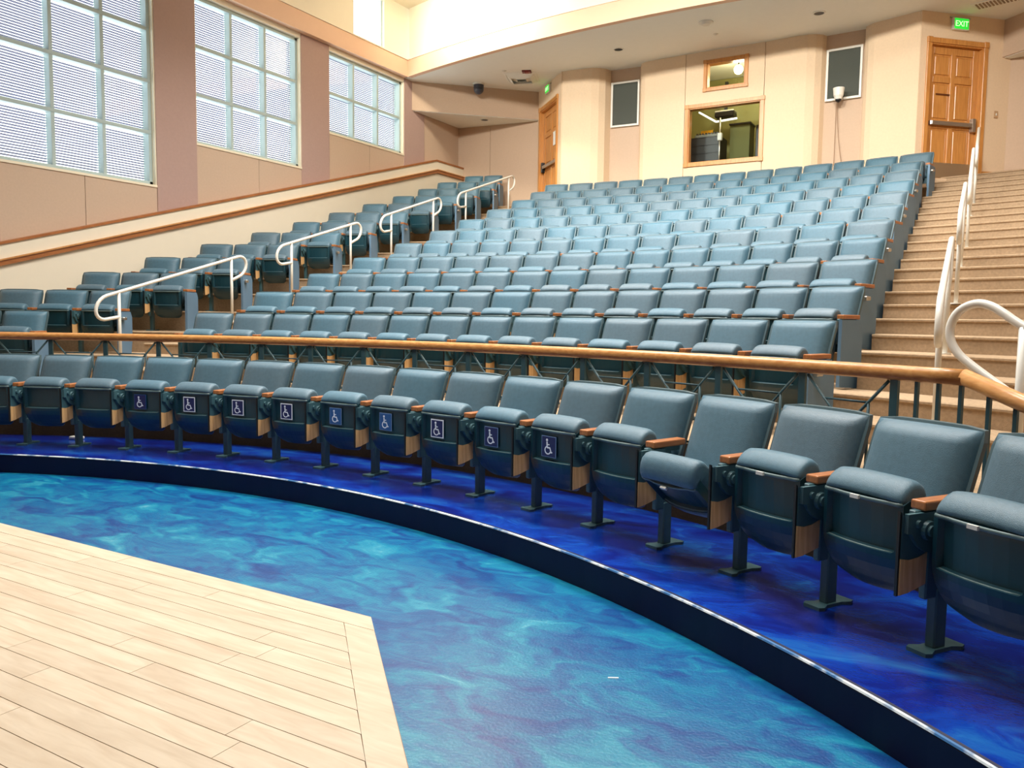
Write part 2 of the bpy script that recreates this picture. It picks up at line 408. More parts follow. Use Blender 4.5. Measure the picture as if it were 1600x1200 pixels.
structure(new_obj('trim_8', wall_strip('back_fascia', [(x, FY(x)) for x in fx], ZS-.001, 7.08, PEACH, .12)))
structure(new_obj('trim_9', wall_strip('back_fascia_bead', [(x, FY(x)-.015) for x in fx], 7.08, 7.105, CREAM, .12)))
poly = [(x, FY(x)+.05) for x in fx]+[(7.3, 22), (KW-.4, 22)]+[(KW-.4, FY(KW)+.05)]
structure(new_obj('ceiling_soffit', prism_mesh('ceiling_soffit', poly, ZS, ZS+.15, CEIL)))
structure(new_obj('ceiling', prism_mesh('ceiling', [(-6.6, -5), (7.5, -5), (7.5, 18.6), (-6.6, 18.6)], ZC, ZC+.15, CREAM)))
# right side wall, its lower and upper part, out of frame
structure(new_obj('wall_right', box_mesh('wall_right', 7.3, 7.5, -5, 22, -.1, ZC+.1, FABWALL2)))
structure(new_obj('wall_front', box_mesh('wall_front', -9, 7.5, -5.2, -5, -.1, ZC+.1, FABWALL)))

# ------------------------------------------------------------------ back walls
ZB = 3.3
back = structure(empty('wall_back', (.35, 18.7, ZB)))
def bw(pts, z0, z1, mt, name='wall_panel', thick=.12):
    return new_obj(name, wall_strip(name, [(x-.35, y-18.7) for x, y in pts], z0-ZB, z1-ZB, mt, thick), back)
bw([(-3.14, 18.52), (-2.9, 18.525), (-2.66, 18.545), (-2.46, 18.59), (-2.32, 18.66), (-2.22, 18.77), (-2.17, 18.96)], ZB, ZS, FABWALL)
bw([(-2.17, 18.95), (-1.49, 18.98)], ZB, ZS, FABWALL2)
bw([(-1.49, 18.99), (-1.475, 18.87), (-1.42, 18.79), (-1.33, 18.74), (-1.1, 18.71), (-.455, 18.675)], ZB, ZS, FABWALL)
OPEN1 = (-.36, 1.05, 4.59, 5.66); OPEN2 = (-.02, .73, 6.01, 6.49)
yb = lambda x: 18.675-(x+.45)*.016
def booth(x0, x1, z0, z1): bw([(x0, yb(x0)), (x1, yb(x1))], z0, z1, FABWALL)
booth(-.445, OPEN1[0], ZB, ZS); booth(OPEN1[1], 1.095, ZB, ZS); booth(OPEN1[0], OPEN1[1], ZB, OPEN1[2])
booth(OPEN1[0], OPEN1[1], OPEN1[3], OPEN2[2]); booth(OPEN1[0], OPEN2[0], OPEN2[2], ZS); booth(OPEN2[1], OPEN1[1], OPEN2[2], ZS); booth(OPEN2[0], OPEN2[1], OPEN2[3], ZS)
bw([(1.105, 18.65), (1.65, 18.615), (1.86, 18.625), (2.0, 18.675), (2.1, 18.76), (2.16, 18.88)], ZB, ZS, FABWALL)
bw([(2.15, 18.87), (2.83, 18.82)], ZB, ZS, FABWALL2)
bw([(2.82, 18.83), (2.84, 18.70), (2.90, 18.62), (3.0, 18.56), (3.3, 18.47), (3.76, 18.32)], ZB, ZS, FABWALL)
# panels either side of the aisles
structure(new_obj('wall_back_left', wall_strip('wall_back_left', [(WL-.05, 19.5), (-5.58, 19.6)], 3.3, ZS, FABWALL2, .15)))
structure(new_obj('wall_back_left', wall_strip('wall_back_left', [(-5.572, 19.601), (-4.2, 19.76)], 3.3, ZS, FABWALL2, .15)))
structure(new_obj('wall_back_right', wall_strip('wall_back_right', [(5.10, 19.58), (7.3, 19.3)], 3.3, ZS, FABWALL2, .15)))
structure(new_obj('wall_bulkhead', prism_mesh('wall_bulkhead', [(WL+.01, 17.6), (-4.29, 19.65), (-4.3, 19.9), (WL+.01, 19.8)], 6.1, ZS+.01, FABWALL2)))
structure(new_obj('ceiling_alcove', prism_mesh('ceiling_alcove', [(WL+.02, 17.63), (-4.31, 19.66), (-4.32, 19.9), (WL+.02, 19.8)], 6.09, 6.1, CEIL)))
structure(new_obj('wall_bulkhead', prism_mesh('wall_bulkhead', [(4.97, 19.46), (7.2, 17.35), (7.2, 19.8), (5.0, 19.8)], 6.1, ZS+.01, FABWALL2)))
structure(new_obj('ceiling_alcove', prism_mesh('ceiling_alcove', [(5.0, 19.47), (7.19, 17.39), (7.19, 19.78), (5.02, 19.78)], 6.09, 6.1, CEIL)))

# oak framed windows of the control booth
def oak_window(n, x0, x1, z0, z1, fw):
    xm = (x0+x1)/2
    r = structure(empty('window_%d' % n, (xm, yb(xm), z0))); r.rotation_euler.z = -.016
    h = z1-z0; hw = (x1-x0)/2
    B = lambda nm, a, b, c, d, e, f, mt, bev=.004: new_obj(nm, box_mesh(nm, a, b, c, d, e, f, mt, bev, 1), r)
    for s in (-1, 1):
        a, b = sorted((s*hw, s*(hw+fw))); B('frame_side', a, b, -.03, .0, 0, h, OAK)
        a, b = sorted((s*(hw-.02), s*hw)); B('jamb', a, b, -.01, .14, 0, h, OAK)
        for zz in (-fw, h): B('corner_block', *sorted((s*(hw-.004), s*(hw+fw+.008))), -.038, .0, zz-.004, zz+fw+.004, OAK)
    B('frame_rail', -hw, hw, -.03, 0, -fw, 0, OAK); B('frame_rail', -hw, hw, -.03, 0, h, h+fw, OAK)
    B('jamb', -hw, hw, -.01, .14, 0, .02, OAK); B('jamb', -hw, hw, -.01, .14, h-.02, h, OAK)
    tl = .13*h   # booth glass leans towards the hall at the top
    ps = [(x, y, z) for z, dy in ((.02, 0), (h-.02, -tl)) for y in (.125+dy-.02, .131+dy-.02) for x in (-hw+.02, hw-.02)]
    new_obj('pane', pydata('pane', ps, [(0, 1, 5, 4), (2, 3, 7, 6), (0, 1, 3, 2), (4, 5, 7, 6), (0, 2, 6, 4), (1, 3, 7, 5)], GLASS), r)
oak_window(7, *OPEN1, .07); oak_window(8, *OPEN2, .06)
# the booth behind
OLIVE = mat('olive_booth_paint', (150, 146, 92), .8, var=.03)
bo = structure(empty('wall_booth', (.35, 19.7, 4.2)))
B = lambda nm, x0, x1, y0, y1, z0, z1, mt: new_obj(nm, box_mesh(nm, x0-.35, x1-.35, y0-19.7, y1-19.7, z0-4.2, z1-4.2, mt), bo)
B('wall_panel', -1.0, 1.8, 20.6, 20.7, 4.2, 6.72, OLIVE); B('wall_panel', -1.1, -1.0, 18.9, 20.7, 4.2, 6.72, OLIVE); B('wall_panel', 1.8, 1.9, 18.9, 20.7, 4.2, 6.72, OLIVE)
B('booth_floor', -1.1, 1.9, 18.85, 20.7, 4.1, 4.2, CARPET)
def simple(name, label, cat, parts, loc, rotz=0, group=None):
    r = tag(empty(name, loc, (0, 0, rotz)), label, cat, group)
    for nm, me in parts: new_obj(nm, me, r)
    return r
bx = lambda nm, x0, x1, y0, y1, z0, z1, mt, bev=.0: (nm, box_mesh(nm, x0, x1, y0, y1, z0, z1, mt, bev, 1))
simple('equipment_rack', 'black equipment rack behind the booth window glass', 'rack',
       [bx('cabinet', -.33, .33, -.25, .25, 0, 1.05, BLACK, .01)]+[bx('device_face', -.30, .30, -.26, -.25, .08+.16*i, .21+.16*i, mat('rack_face', (38, 40, 42), .4)) for i in range(6)], (-.24, 19.65, 4.2))
simple('mixing_console', 'grey mixing console standing on the booth rack', 'console', [bx('body', -.25, .25, -.15, .15, 0, .06, mat('grey_metal', (120, 122, 116), .5), .01)]+
       [bx('knob_row', -.22+.06*i, -.185+.06*i, -.14, -.08, .06, .09, BLACK) for i in range(8)], (-.22, 19.6, 5.25))
simple('video_projector', 'black and white projector hanging in the booth', 'projector', [bx('body', -.2, .2, -.15, .15, 0, .11, BLACK, .02), bx('top_cover', -.2, .2, -.15, .15, .11, .14, WHITE, .01), bx('mount', -.03, .03, -.03, .03, .14, .75, BLACK)], (.0, 20.05, 5.74))
REFL = mat('reflection_white', (255, 255, 250), .5, emit=1.0)  # glowing white for bars that stand in for a reflection of windows and lights
simple('glass_reflection', 'white L-shaped reflection built as glowing bars in the booth window', 'reflection', [('long_arm', tube_mesh('long_arm', [(-.42, .2, .28), (0, 0, 0)], (.03, .02), REFL, 6)), ('short_arm', tube_mesh('short_arm', [(0, 0, 0), (.46, -.1, .0)], (.03, .02), REFL, 6))], (-.10, 19.68, 5.6))
simple('yellow_binder', 'yellow folder leaning behind the booth console', 'folder', [bx('cover', -.12, .12, -.012, .012, 0, .22, mat('yellow', (236, 176, 30), .5), .004), bx('spine', -.13, -.12, -.02, .02, 0, .22, MATS['yellow'])], (-.33, 19.86, 5.26))
tr = simple('lamp_stand', 'thin grey stand upright in the middle of the booth window', 'stand', [('pole', tube_mesh('pole', [(0, 0, 0), (0, 0, 1.35)], .018, STEEL)), bx('clamp', -.04, .05, -.04, .04, .9, 1.05, WHITE, .01), bx('base', -.12, .03, -.1, .1, 0, .03, BLACK)], (.125, 19.2, 4.2))
simple('booth_cabinet', 'dark olive cabinet standing in the booth', 'cabinet', [bx('body', -.2, .2, -.2, .2, 0, 1.3, mat('dark_olive', (92, 94, 44), .7)), bx('top', -.22, .22, -.22, .2, 1.3, 1.33, BLACK)], (.40, 19.9, 4.2))
simple('booth_monitor', 'black monitor screens at the right of the booth window', 'monitor', [bx('screen', -.4, .4, -.02, .02, .12, 1.3, BLACK, .01), bx('foot', -.12, .12, -.1, .1, 0, .02, BLACK), bx('neck', -.03, .03, -.015, .03, .02, .15, BLACK)], (1.08, 19.9, 4.2))
gl = tag(empty('booth_lamp', (.42, 19.35, 6.5)), 'glowing round lamp seen through the small upper booth window', 'lamp')
bm = bmesh.new(); bmesh.ops.create_uvsphere(bm, u_segments=16, v_segments=10, radius=.09); new_obj('globe', finish(bm, 'globe', mat('lamp_globe', (255, 236, 180), .4, emit=14.), True), gl)
new_obj('stem', tube_mesh('stem', [(0, 0, .08), (0, 0, .22)], .012, BLACK, 8), gl)
pl_ = bpy.data.lights.new('booth_bulb', 'POINT'); pl_.energy = 32; pl_.color = (1, .85, .5); pl_.shadow_soft_size = .1
po = bpy.data.objects.new('booth_bulb', pl_); COL.objects.link(po); po.location = (.42, 19.35, 6.34)

# speaker grilles in the recesses
def grille(xa, ya, xb_, yb_, label):
    ang = atan2(yb_-ya, xb_-xa); W = sqrt((xb_-xa)**2+(yb_-ya)**2); h = .93; hw = W/2
    simple('speaker_grille', label, 'speaker', [
        bx('frame_side', -hw, -hw+.04, -.05, 0, 0, h, WHITE, .004), bx('frame_side', hw-.04, hw, -.05, 0, 0, h, WHITE, .004),
        bx('frame_rail', -hw+.04, hw-.04, -.05, 0, 0, .04, WHITE, .004), bx('frame_rail', -hw+.04, hw-.04, -.05, 0, h-.04, h, WHITE, .004),
        bx('grille_cloth', -hw+.04, hw-.04, -.03, -.01, .04, h-.04, DGREY)], ((xa+xb_)/2, (ya+yb_)/2, 5.53), ang)
grille(-2.145, 18.945, -1.52, 18.972, 'dark speaker grille in white frame, left of the booth windows')
grille(2.175, 18.86, 2.80, 18.815, 'dark speaker grille in white frame behind the white dome camera')

# ------------------------------------------------------------------ doors on the angled walls
DF = Zf(13)-.0
def door(n, A, Bp, d0, d1, rail, notice, zfl):
    A = Vector(A); Bp = Vector(Bp); d = (Bp-A).normalized(); L = (Bp-A).length; ang = atan2(d.y, d.x)
    wallr = structure(empty('wall_door_%d' % n, (A.x, A.y, zfl), (0, 0, ang)))
    top = 6.22-zfl; H = ZS-zfl
    P = lambda nm, x0, x1, y0, y1, z0, z1, mt, par, bev=0.: new_obj(nm, box_mesh(nm, x0, x1, y0, y1, z0, z1, mt, bev, 1), par)
    P('wall_panel', -.01, d0, 0, .14, -.7, H, FABWALL, wallr); P('wall_panel', d1, L+.02, 0, .14, -.7, H, FABWALL, wallr); P('wall_panel', d0, d1, 0, .14, top, H, FABWALL, wallr)
    P('wall_panel', d0, d1, 0, .14, -.7, 0, FABWALL, wallr)
    r = structure(empty('door_%d' % n, (A.x+d.x*d0, A.y+d.y*d0, zfl), (0, 0, ang))); W = d1-d0
    cw = .085
    P('casing', -cw, 0, -.03, 0, 0, top, OAK, r, .005); P('casing', W, W+cw, -.03, 0, 0, top, OAK, r, .005); P('casing', 0, W, -.03, 0, top, top+cw, OAK, r, .005)
    for x in (-cw-.006, W-.006): P('corner_block', x, x+cw+.012, -.04, 0, top-.004, top+cw+.008, OAK, r, .005)
    P('jamb', 0, .02, -.005, .12, 0, top, OAK, r); P('jamb', W-.02, W, -.005, .12, 0, top, OAK, r); P('jamb', .02, W-.02, -.005, .12, top-.02, top, OAK, r)
    leaf = P('leaf', .02, W-.02, .09, .115, .005, top-.02, OAK, r)
    lw_ = W-.04; y0, y1 = .07, .092; x0 = .02
    sw = .11
    P('stile', x0, x0+sw, y0, y1, .005, top-.02, OAK, r, .004); P('stile', x0+lw_-sw, x0+lw_, y0, y1, .005, top-.02, OAK, r, .004); P('stile', W/2-.045, W/2+.045, y0, y1, .2, top-.1, OAK, r, .004)
    Z = [(.005, .22), (.86, 1.0), (top-.62, top-.52), (top-.15, top-.02)]
    for a, b in Z: P('rail', x0+sw, x0+lw_-sw, y0+.001, y1, a, b, OAK, r, .004)
    for (za, zb) in ((.22, .86), (1.0, top-.62), (top-.52, top-.15)):
        for (xa, xc) in ((x0+sw, W/2-.045), (W/2+.045, x0+lw_-sw)):
            P('raised_panel', xa+.03, xc-.03, y0+.008, y1+.005, za+.03, zb-.03, OAK, r, .012)
    P('kick_plate', .04, W-.04, y0-.004, y0, .02, .28, mat('kick_steel', (196, 178, 150), .28, metal=.85), r)
    s = 1 if rail > 0 else -1
    bar = P('panic_bar', .09, W-.09, y0-.075, y0-.03, .90, .97, STEEL, r, .008)
    xe = W-.14 if s > 0 else .07
    hd = new_obj('bar_housing', box_mesh('bar_housing', xe, xe+.07, y0-.08, y0, .82, 1.05, BLACK if s < 0 else STEEL, .008), r)
    P('bar_end', (.07 if s > 0 else W-.12), (.12 if s > 0 else W-.07), y0-.07, y0, .9, .97, STEEL, r, .006)
    if notice: P('paper_notice', W*.62, W*.62+.2, y0-.006, y0, 1.32, 1.62, mat('paper', (240, 238, 230), .7), r)
    else: P('door_slot', .2, .48, y0-.006, y0, 1.42, 1.445, mat('slot', (96, 48, 18), .5), r)
    return r
door(1, (-4.29, 19.65), (-3.14, 18.52), .20, 1.36, -1, True, DF)
door(2, (3.76, 18.32), (5.12, 19.60), .20, 1.26, 1, False, 3.97)
structure(new_obj('baseboard_right', box_mesh('baseboard_right', 0, .52, -.02, 0, 0, .16, OAK), None, (3.76+.7277*1.36, 18.32+.6857*1.36, 3.97), (0, 0, atan2(1.28, 1.36))))
structure(new_obj('baseboard_back', box_mesh('baseboard_back', 0, 2.0, -.02, 0, 0, .16, OAK), None, (5.1, 19.57, 4.0), (0, 0, atan2(-.28, 2.2))))
# exit signs
GREEN = mat('exit_green', (40, 220, 60), .4, emit=.7); LIT = mat('exit_lit', (205, 255, 190), .4, emit=1.0)
def text_mesh(body, size, mt, ext=.002):
    c = bpy.data.curves.new('lettering', 'FONT'); c.body = body; c.size = size; c.align_x = 'CENTER'; c.align_y = 'CENTER'; c.extrude = ext
    o = bpy.data.objects.new('lettering_tmp', c); COL.objects.link(o)
    me = bpy.data.meshes.new_from_object(o.evaluated_get(bpy.context.evaluated_depsgraph_get()))
    bpy.data.objects.remove(o); me.materials.clear(); me.materials.append(mt)
    me.transform(Matrix.Rotation(pi/2, 4, 'X'))
    return me
def exit_sign(loc, ang, label, sc=1.):
    r = simple('exit_sign', label, 'exit sign', [bx('housing', -.165*sc, .165*sc, -.05, 0, -.1*sc, .1*sc, WHITE, .008), bx('lit_face', -.14*sc, .14*sc, -.056, -.05, -.085*sc, .085*sc, GREEN), bx('bracket', -.2*sc, .2*sc, -.03, 0, .1*sc, .115*sc, STEEL)], loc, ang)
    t = new_obj('lettering', text_mesh('EXIT', .13*sc, LIT), r, (0, -.058, -.005))
exit_sign((4.30, 18.825, 6.56), atan2(1.28, 1.36), 'green EXIT sign over the right oak door')
exit_sign((-3.73, 19.095, 6.585), atan2(-1.13, 1.15), 'green EXIT sign over the left oak door', .85)

# ------------------------------------------------------------------ ceiling fittings
def ring_mesh(nm, r0, r1, z0, z1, mt, n=28):
    v = []; f = []
    for i in range(n):
        a = 2*pi*i/n
        for r, z in ((r0, z1), (r0, z0), (r1, z0), (r1, z1)): v.append((r*cos(a), r*sin(a), z))
    for i in range(n):
        j = (i+1) % n
        for k in range(4): f.append((i*4+k, i*4+(k+1) % 4, j*4+(k+1) % 4, j*4+k))
    return pydata(nm, v, f, mt, False)
def downlight(x, y, z, label):
    simple('downlight', label, 'downlight', [('trim_ring', ring_mesh('trim_ring', .085, .11, -.012, 0, CEIL)), ('dark_recess', prism_mesh('dark_recess', disc_pts(0, 0, .086, 24), -.004, 0, BLACK))], (x, y, z), 0, 'ceiling downlights')
downlight(-1.52, 17.76, ZS, 'dark recessed downlight above the left speaker grille')
downlight(2.21, 17.63, ZS, 'dark recessed downlight above the right speaker grille')
downlight(-5.40, 19.05, 6.09, 'dark recessed downlight in the low alcove soffit')
def cyl(nm, r, z0, z1, mt, n=24, r2=None):
    r2 = r if r2 is None else r2
    bm = bmesh.new(); a = [bm.verts.new((r*cos(2*pi*i/n), r*sin(2*pi*i/n), z0)) for i in range(n)]; b = [bm.verts.new((r2*cos(2*pi*i/n), r2*sin(2*pi*i/n), z1)) for i in range(n)]
    for i in range(n): bm.faces.new((a[i], a[(i+1) % n], b[(i+1) % n], b[i]))
    bm.faces.new(a); bm.faces.new(b)
    return (nm, finish(bm, nm, mt))
def dome(nm, r, mt, zs=1.):
    bm = bmesh.new(); bmesh.ops.create_uvsphere(bm, u_segments=20, v_segments=12, radius=r)
    bmesh.ops.delete(bm, geom=[v for v in bm.verts if v.co.z > .001], context='VERTS')
    bmesh.ops.holes_fill(bm, edges=bm.edges)
    for v in bm.verts: v.co.z *= zs
    return (nm, finish(bm, nm, mt, True))
DD = mat('dome_grey', (62, 66, 78), .3)
cd = simple('dome_camera', 'dark grey dome camera on the ceiling near the left windows', 'camera', [cyl('mount_ring', .135, -.03, 0, WHITE), cyl('body', .115, -.12, -.03, DD)], (-5.19, 18.45, ZS))
nm, me = dome('lens_dome', .115, DD, 1.0); new_obj(nm, me, cd, (0, 0, -.12))
simple('smoke_detector', 'white round smoke detector on the ceiling, larger one', 'detector', [cyl('base', .13, -.012, 0, WHITE), cyl('cover', .07, -.045, -.012, WHITE, r2=.12)], (.39, 17.16, ZS))
simple('sprinkler_cap', 'small white ceiling cap near the smoke detector', 'cap', [cyl('plate', .045, -.008, 0, WHITE), cyl('boss', .02, -.02, -.008, WHITE)], (.38, 17.81, ZS))
simple('sprinkler_cap', 'small white ceiling cap above the air vent', 'cap', [cyl('plate', .045, -.008, 0, WHITE), cyl('boss', .02, -.02, -.008, WHITE)], (-4.2, 17.9, ZS))
simple('alarm_strobe', 'small dark red alarm strobe on the ceiling beside the air vent', 'alarm', [bx('body', -.1, .1, -.08, .08, -.03, 0, mat('alarm_red', (110, 20, 24), .4), .008), bx('lens', -.04, .04, -.05, .05, -.04, -.03, mat('alarm_lens', (150, 60, 60), .2))], (-3.78, 18.14, ZS), .4)
def vent(x, y, label, rot):
    r = tag(empty('air_vent', (x, y, ZS), (0, 0, rot)), label, 'vent')
    s = .36
    for i, (a, b, z) in enumerate(((s, s-.05, -.012), (s-.05, s-.15, -.07), (s-.16, s-.26, -.06))):
        for j in range(4):
            q = [(-a, -a, 0), (a, -a, 0), (b, -b, z), (-b, -b, z)]
            q2 = [(p[0], p[1], p[2]-.006) for p in q]
            me = pydata('vane', q+q2, [(0, 1, 2, 3), (4, 5, 6, 7), (0, 1, 5, 4), (1, 2, 6, 5), (2, 3, 7, 6), (3, 0, 4, 7)], CEIL)
            new_obj('vane', me, r, (0, 0, 0), (0, 0, j*pi/2))
    new_obj('dark_core', box_mesh('dark_core', -.1, .1, -.1, .1, -.004, 0, mat('vent_dark', (96, 90, 78), .8)), r)
vent(-4.10, 18.50, 'square ceiling air vent near the left exit sign', .35)
r = tag(empty('air_vent', (4.9, 18.45, ZS), (0, 0, -.25)), 'slatted ceiling air vent at the top right corner', 'vent')
new_obj('frame', box_mesh('frame', -.42, .42, -.17, .17, -.012, 0, CEIL, .004), r)
for i in range(14): new_obj('slat', box_mesh('slat', -.36+i*.052, -.335+i*.052, -.12, .12, -.02, -.012, mat('vent_slat', (150, 132, 108), .7)), r)
# white dome camera with hanging cables below the right speaker grille
wc = simple('dome_camera', 'white dome camera with hanging cables on the recess wall', 'camera', [bx('wall_arm', -.05, .05, 0, .2, .02, .1, WHITE, .01), cyl('housing', .085, .0, .14, WHITE, r2=.1), cyl('collar', .06, -.06, .0, WHITE, r2=.08)], (2.44, 18.60, 5.55))
nm, me = dome('lens_dome', .055, BLACK); new_obj(nm, me, wc, (0, 0, -.06))
for i, (dx, sw) in enumerate(((-.02, 0.0), (.0, .12))):
    pts = [(2.40+dx+sw*t*t*1.0, 18.80, 5.55-t*1.2) for t in [j/10 for j in range(11)]]
    tag(new_obj('hanging_cable', tube_mesh('hanging_cable', [(p[0]-2.4, p[1]-18.8, p[2]-4.3) for p in pts], .006, mat('cable_tan', (150, 118, 90), .6), 6), None, (2.4, 18.8, 4.3)),
        ['thin straight cable hanging below the white dome camera', 'thin slanting cable hanging below the white dome camera'][i], 'cable')
simple('light_switch', 'small tan switch plate on the wall right of the oak door', 'switch', [bx('plate', -.04, .04, -.01, 0, -.06, .06, mat('plate_tan', (186, 150, 112), .5), .003), bx('toggle', -.01, .01, -.018, -.01, -.02, .02, WHITE)], (4.92, 19.405, 5.12), atan2(1.28, 1.36))

# ------------------------------------------------------------------ oak guard rail behind the front row
RG = 8.6; ZG = 1.212
gr = tag(empty('guard_rail', (0, RG, Zf(1))), 'long curved oak-topped teal guard rail behind the front row', 'railing')
G = Vector((0, RG, Zf(1)))
pol = lambda a, R=RG, z=0.: Vector((R*sin(a), R*cos(a), z))
A_END = .583
tdir = Vector((cos(A_END), -sin(A_END), 0))
end = pol(A_END, RG, ZG)
hp = [pol(-.66+(A_END+.66)*i/60, RG, ZG)-G for i in range(61)]
new_obj('oak_handrail', tube_mesh('oak_handrail', hp, (.034, .04), OAKR, 14), gr)
slope = .34
new_obj('sloping_handrail', tube_mesh('sloping_handrail', [end-G-tdir*.01+Vector((0, 0, .004)), end-G+tdir*.9+Vector((0, 0, -.9*slope))], (.034, .04), OAKR, 14), gr)
POSTS = [-.595, -.523, -.451, -.379, -.307, -.236, -.163, -.094, -.02, .05, .121, .191, .261, .331, .401, .473, .540]
def gbar(name, p, q, w=.009):
    new_obj(name, tube_mesh(name, [p-G, q-G], w, METAL, 6), gr)
def rbar(name, a, R, z0, z1, wx, wy, mt=METAL):
    o = new_obj(name, box_mesh(name, -wx, wx, -wy, wy, 0, z1-z0, mt), gr); p = pol(a, R, z0)-G; o.location = p; o.rotation_euler.z = -a
for i, a in enumerate(POSTS):
    rbar('post', a, RG, Zf(1), ZG-.03, .022, .010)
    if i == len(POSTS)-1: break
    b = POSTS[i+1]; s = .56/RG/.56
    zt = ZG-.045
    f1, f2 = (a+.004, zt), (b-.004, zt)
    dn = lambda a0, sg, t: pol(a0+sg*t*.115/RG*1.0, RG, zt-.125*t)
    gbar('diagonal_bar', dn(f1[0], 1, 0), dn(f1[0], 1, 2.9)); gbar('diagonal_bar', dn(f2[0], -1, 0), dn(f2[0], -1, 2.9))
    gbar('cross_bar', dn(f1[0], 1, 1), dn(f2[0], -1, 1), .007)
    p = dn(f2[0], -1, 1); gbar('drop_bar', p, Vector((p.x, p.y, Zf(1))), .009)
for a in (.5545, .568, .5815):
    rbar('baluster', a, RG, Zf(1), ZG-.03, .009, .009)
for j in range(1, 6):
    u = .125*j; p = end+tdir*u
    o = new_obj('baluster', box_mesh('baluster', -.009, .009, -.009, .009, 0, ZG-.03-u*slope-(Zf(1)-.3)), gr) if False else None
    me = box_mesh('baluster', -.009, .009, -.009, .009, 0, ZG-.03-u*slope-(Zf(1)-u*slope-.05), METAL)
    o = new_obj('baluster', me, gr, Vector((p.x, p.y, Zf(1)-u*slope-.05))-G, (0, 0, -A_END))

# ------------------------------------------------------------------ white tube handrails
def handrail(x, ya, za, yb2, zb, label, fa, fb, group):
    r = tag(empty('stair_handrail', (x, ya, fa)), label, 'handrail', group)
    d = Vector((0, yb2-ya, zb-za)).normalized(); n = Vector((0, d.z, -d.y))  # n points down, towards the back
    A = Vector((0, 0, za-fa)); Bq = Vector((0, yb2-ya, zb-fa)); rr = .14
    pts = [A+Vector((0, 0, -.30))]
    c0 = A-d*.16; c0 = c0+Vector((0, 0, -rr))
    lo = []
    for i in range(11):
        t = pi*(1-i/10)
        lo.append(c0+Vector((0, 0, rr))*cos(t)-d*rr*sin(t)*1.1)
    pts += lo+[A]
    pts += [A+(Bq-A)*.5, Bq]
    c1 = Bq+d*.12+Vector((0, 0, -rr)); hi = []
    for i in range(11):
        t = pi*i/10
        hi.append(c1+Vector((0, 0, rr))*cos(t)+d*rr*sin(t)*1.1)
    pts += hi+[Bq+Vector((0, 0, -.30))]
    new_obj('rail_tube', tube_mesh('rail_tube', pts, .021, WHITE, 10), r)
    new_obj('post', tube_mesh('post', [(0, 0, 0), (0, 0, za-fa)], .019, WHITE, 10), r)
    new_obj('post', tube_mesh('post', [(0, yb2-ya, fb-fa), (0, yb2-ya, zb-fa)], .019, WHITE, 10), r)
    for yy, zz in ((0, 0), (yb2-ya, fb-fa)):
        me = cyl('foot_flange', .045, 0, .012, WHITE)[1]; new_obj('foot_flange', me, r, (0, yy, zz))
def stair_z(x, y):
    R = sqrt(x*x+y*y)
    if R < Re(2): 
        return Zf(1) if R < Rk(1)-.65+.425 else Zf(1)+RISE/2
    k = min(13, int((R-Re(2))/D_ROW)+2); fr = R-Re(k)
    return Zf(k)+(RISE/2 if fr > .425 and k < 13 else 0)
ordn = ['lowest', 'second lowest', 'second highest', 'highest']
for i, (ya, za, y2, zb) in enumerate(((8.87, 1.72, 10.58, 2.24), (11.72, 2.56, 13.05, 2.97), (14.12, 3.28, 15.39, 3.69), (16.51, 4.0, 18.22, 4.55))):
    handrail(-4.24, ya, za, y2, zb, ordn[i]+' white tube handrail on the left aisle', stair_z(-4.35, ya), stair_z(-4.35, y2), 'white aisle handrails')
for i, (ya, y2) in enumerate(((8.45, 9.85), (11.1, 12.6), (13.7, 15.2), (16.2, 17.9))):
    fa, fb = stair_z(4.62, ya), stair_z(4.62, y2); xx = 4.58+.035*i
    handrail(xx, ya, fa+.86, y2, fb+.86, ordn[i]+' white tube handrail on the right aisle', fa, fb, 'white aisle handrails')
lr = tag(empty('stair_handrail', (4.98, 7.6, Zf(1))), 'white looped handrail at the right edge beside the sloping oak rail', 'handrail', 'white aisle handrails')
t2 = Vector((.86, -.5, 0))
def Q(u, z): return Vector((t2.x*u, t2.y*u, z-Zf(1)))
loop = [Q(.9, .93), Q(0, 1.455), Q(-.1, 1.52), Q(-.17, 1.56), Q(-.24, 1.575), Q(-.31, 1.555), Q(-.36, 1.51), Q(-.385, 1.44), Q(-.375, 1.37), Q(-.33, 1.305), Q(-.26, 1.25), Q(-.13, 1.165), Q(0, 1.085)]
def smooth_path(P, n=5):
    out = []
    for i in range(len(P)-1):
        p0, p1, p2, p3 = P[max(i-1, 0)], P[i], P[i+1], P[min(i+2, len(P)-1)]
        for k in range(n):
            t = k/n; out.append(.5*((2*p1)+(p2-p0)*t+(2*p0-5*p1+4*p2-p3)*t*t+(3*p1-p0-3*p2+p3)*t**3))
    return out+[P[-1]]
loop = [loop[0], loop[0]*.5+loop[1]*.5]+loop[1:]
new_obj('rail_tube', tube_mesh('rail_tube', smooth_path(loop), .023, WHITE, 12), lr)
new_obj('post', tube_mesh('post', [Q(0, Zf(1)), Q(0, 1.455)], .024, WHITE, 12), lr)

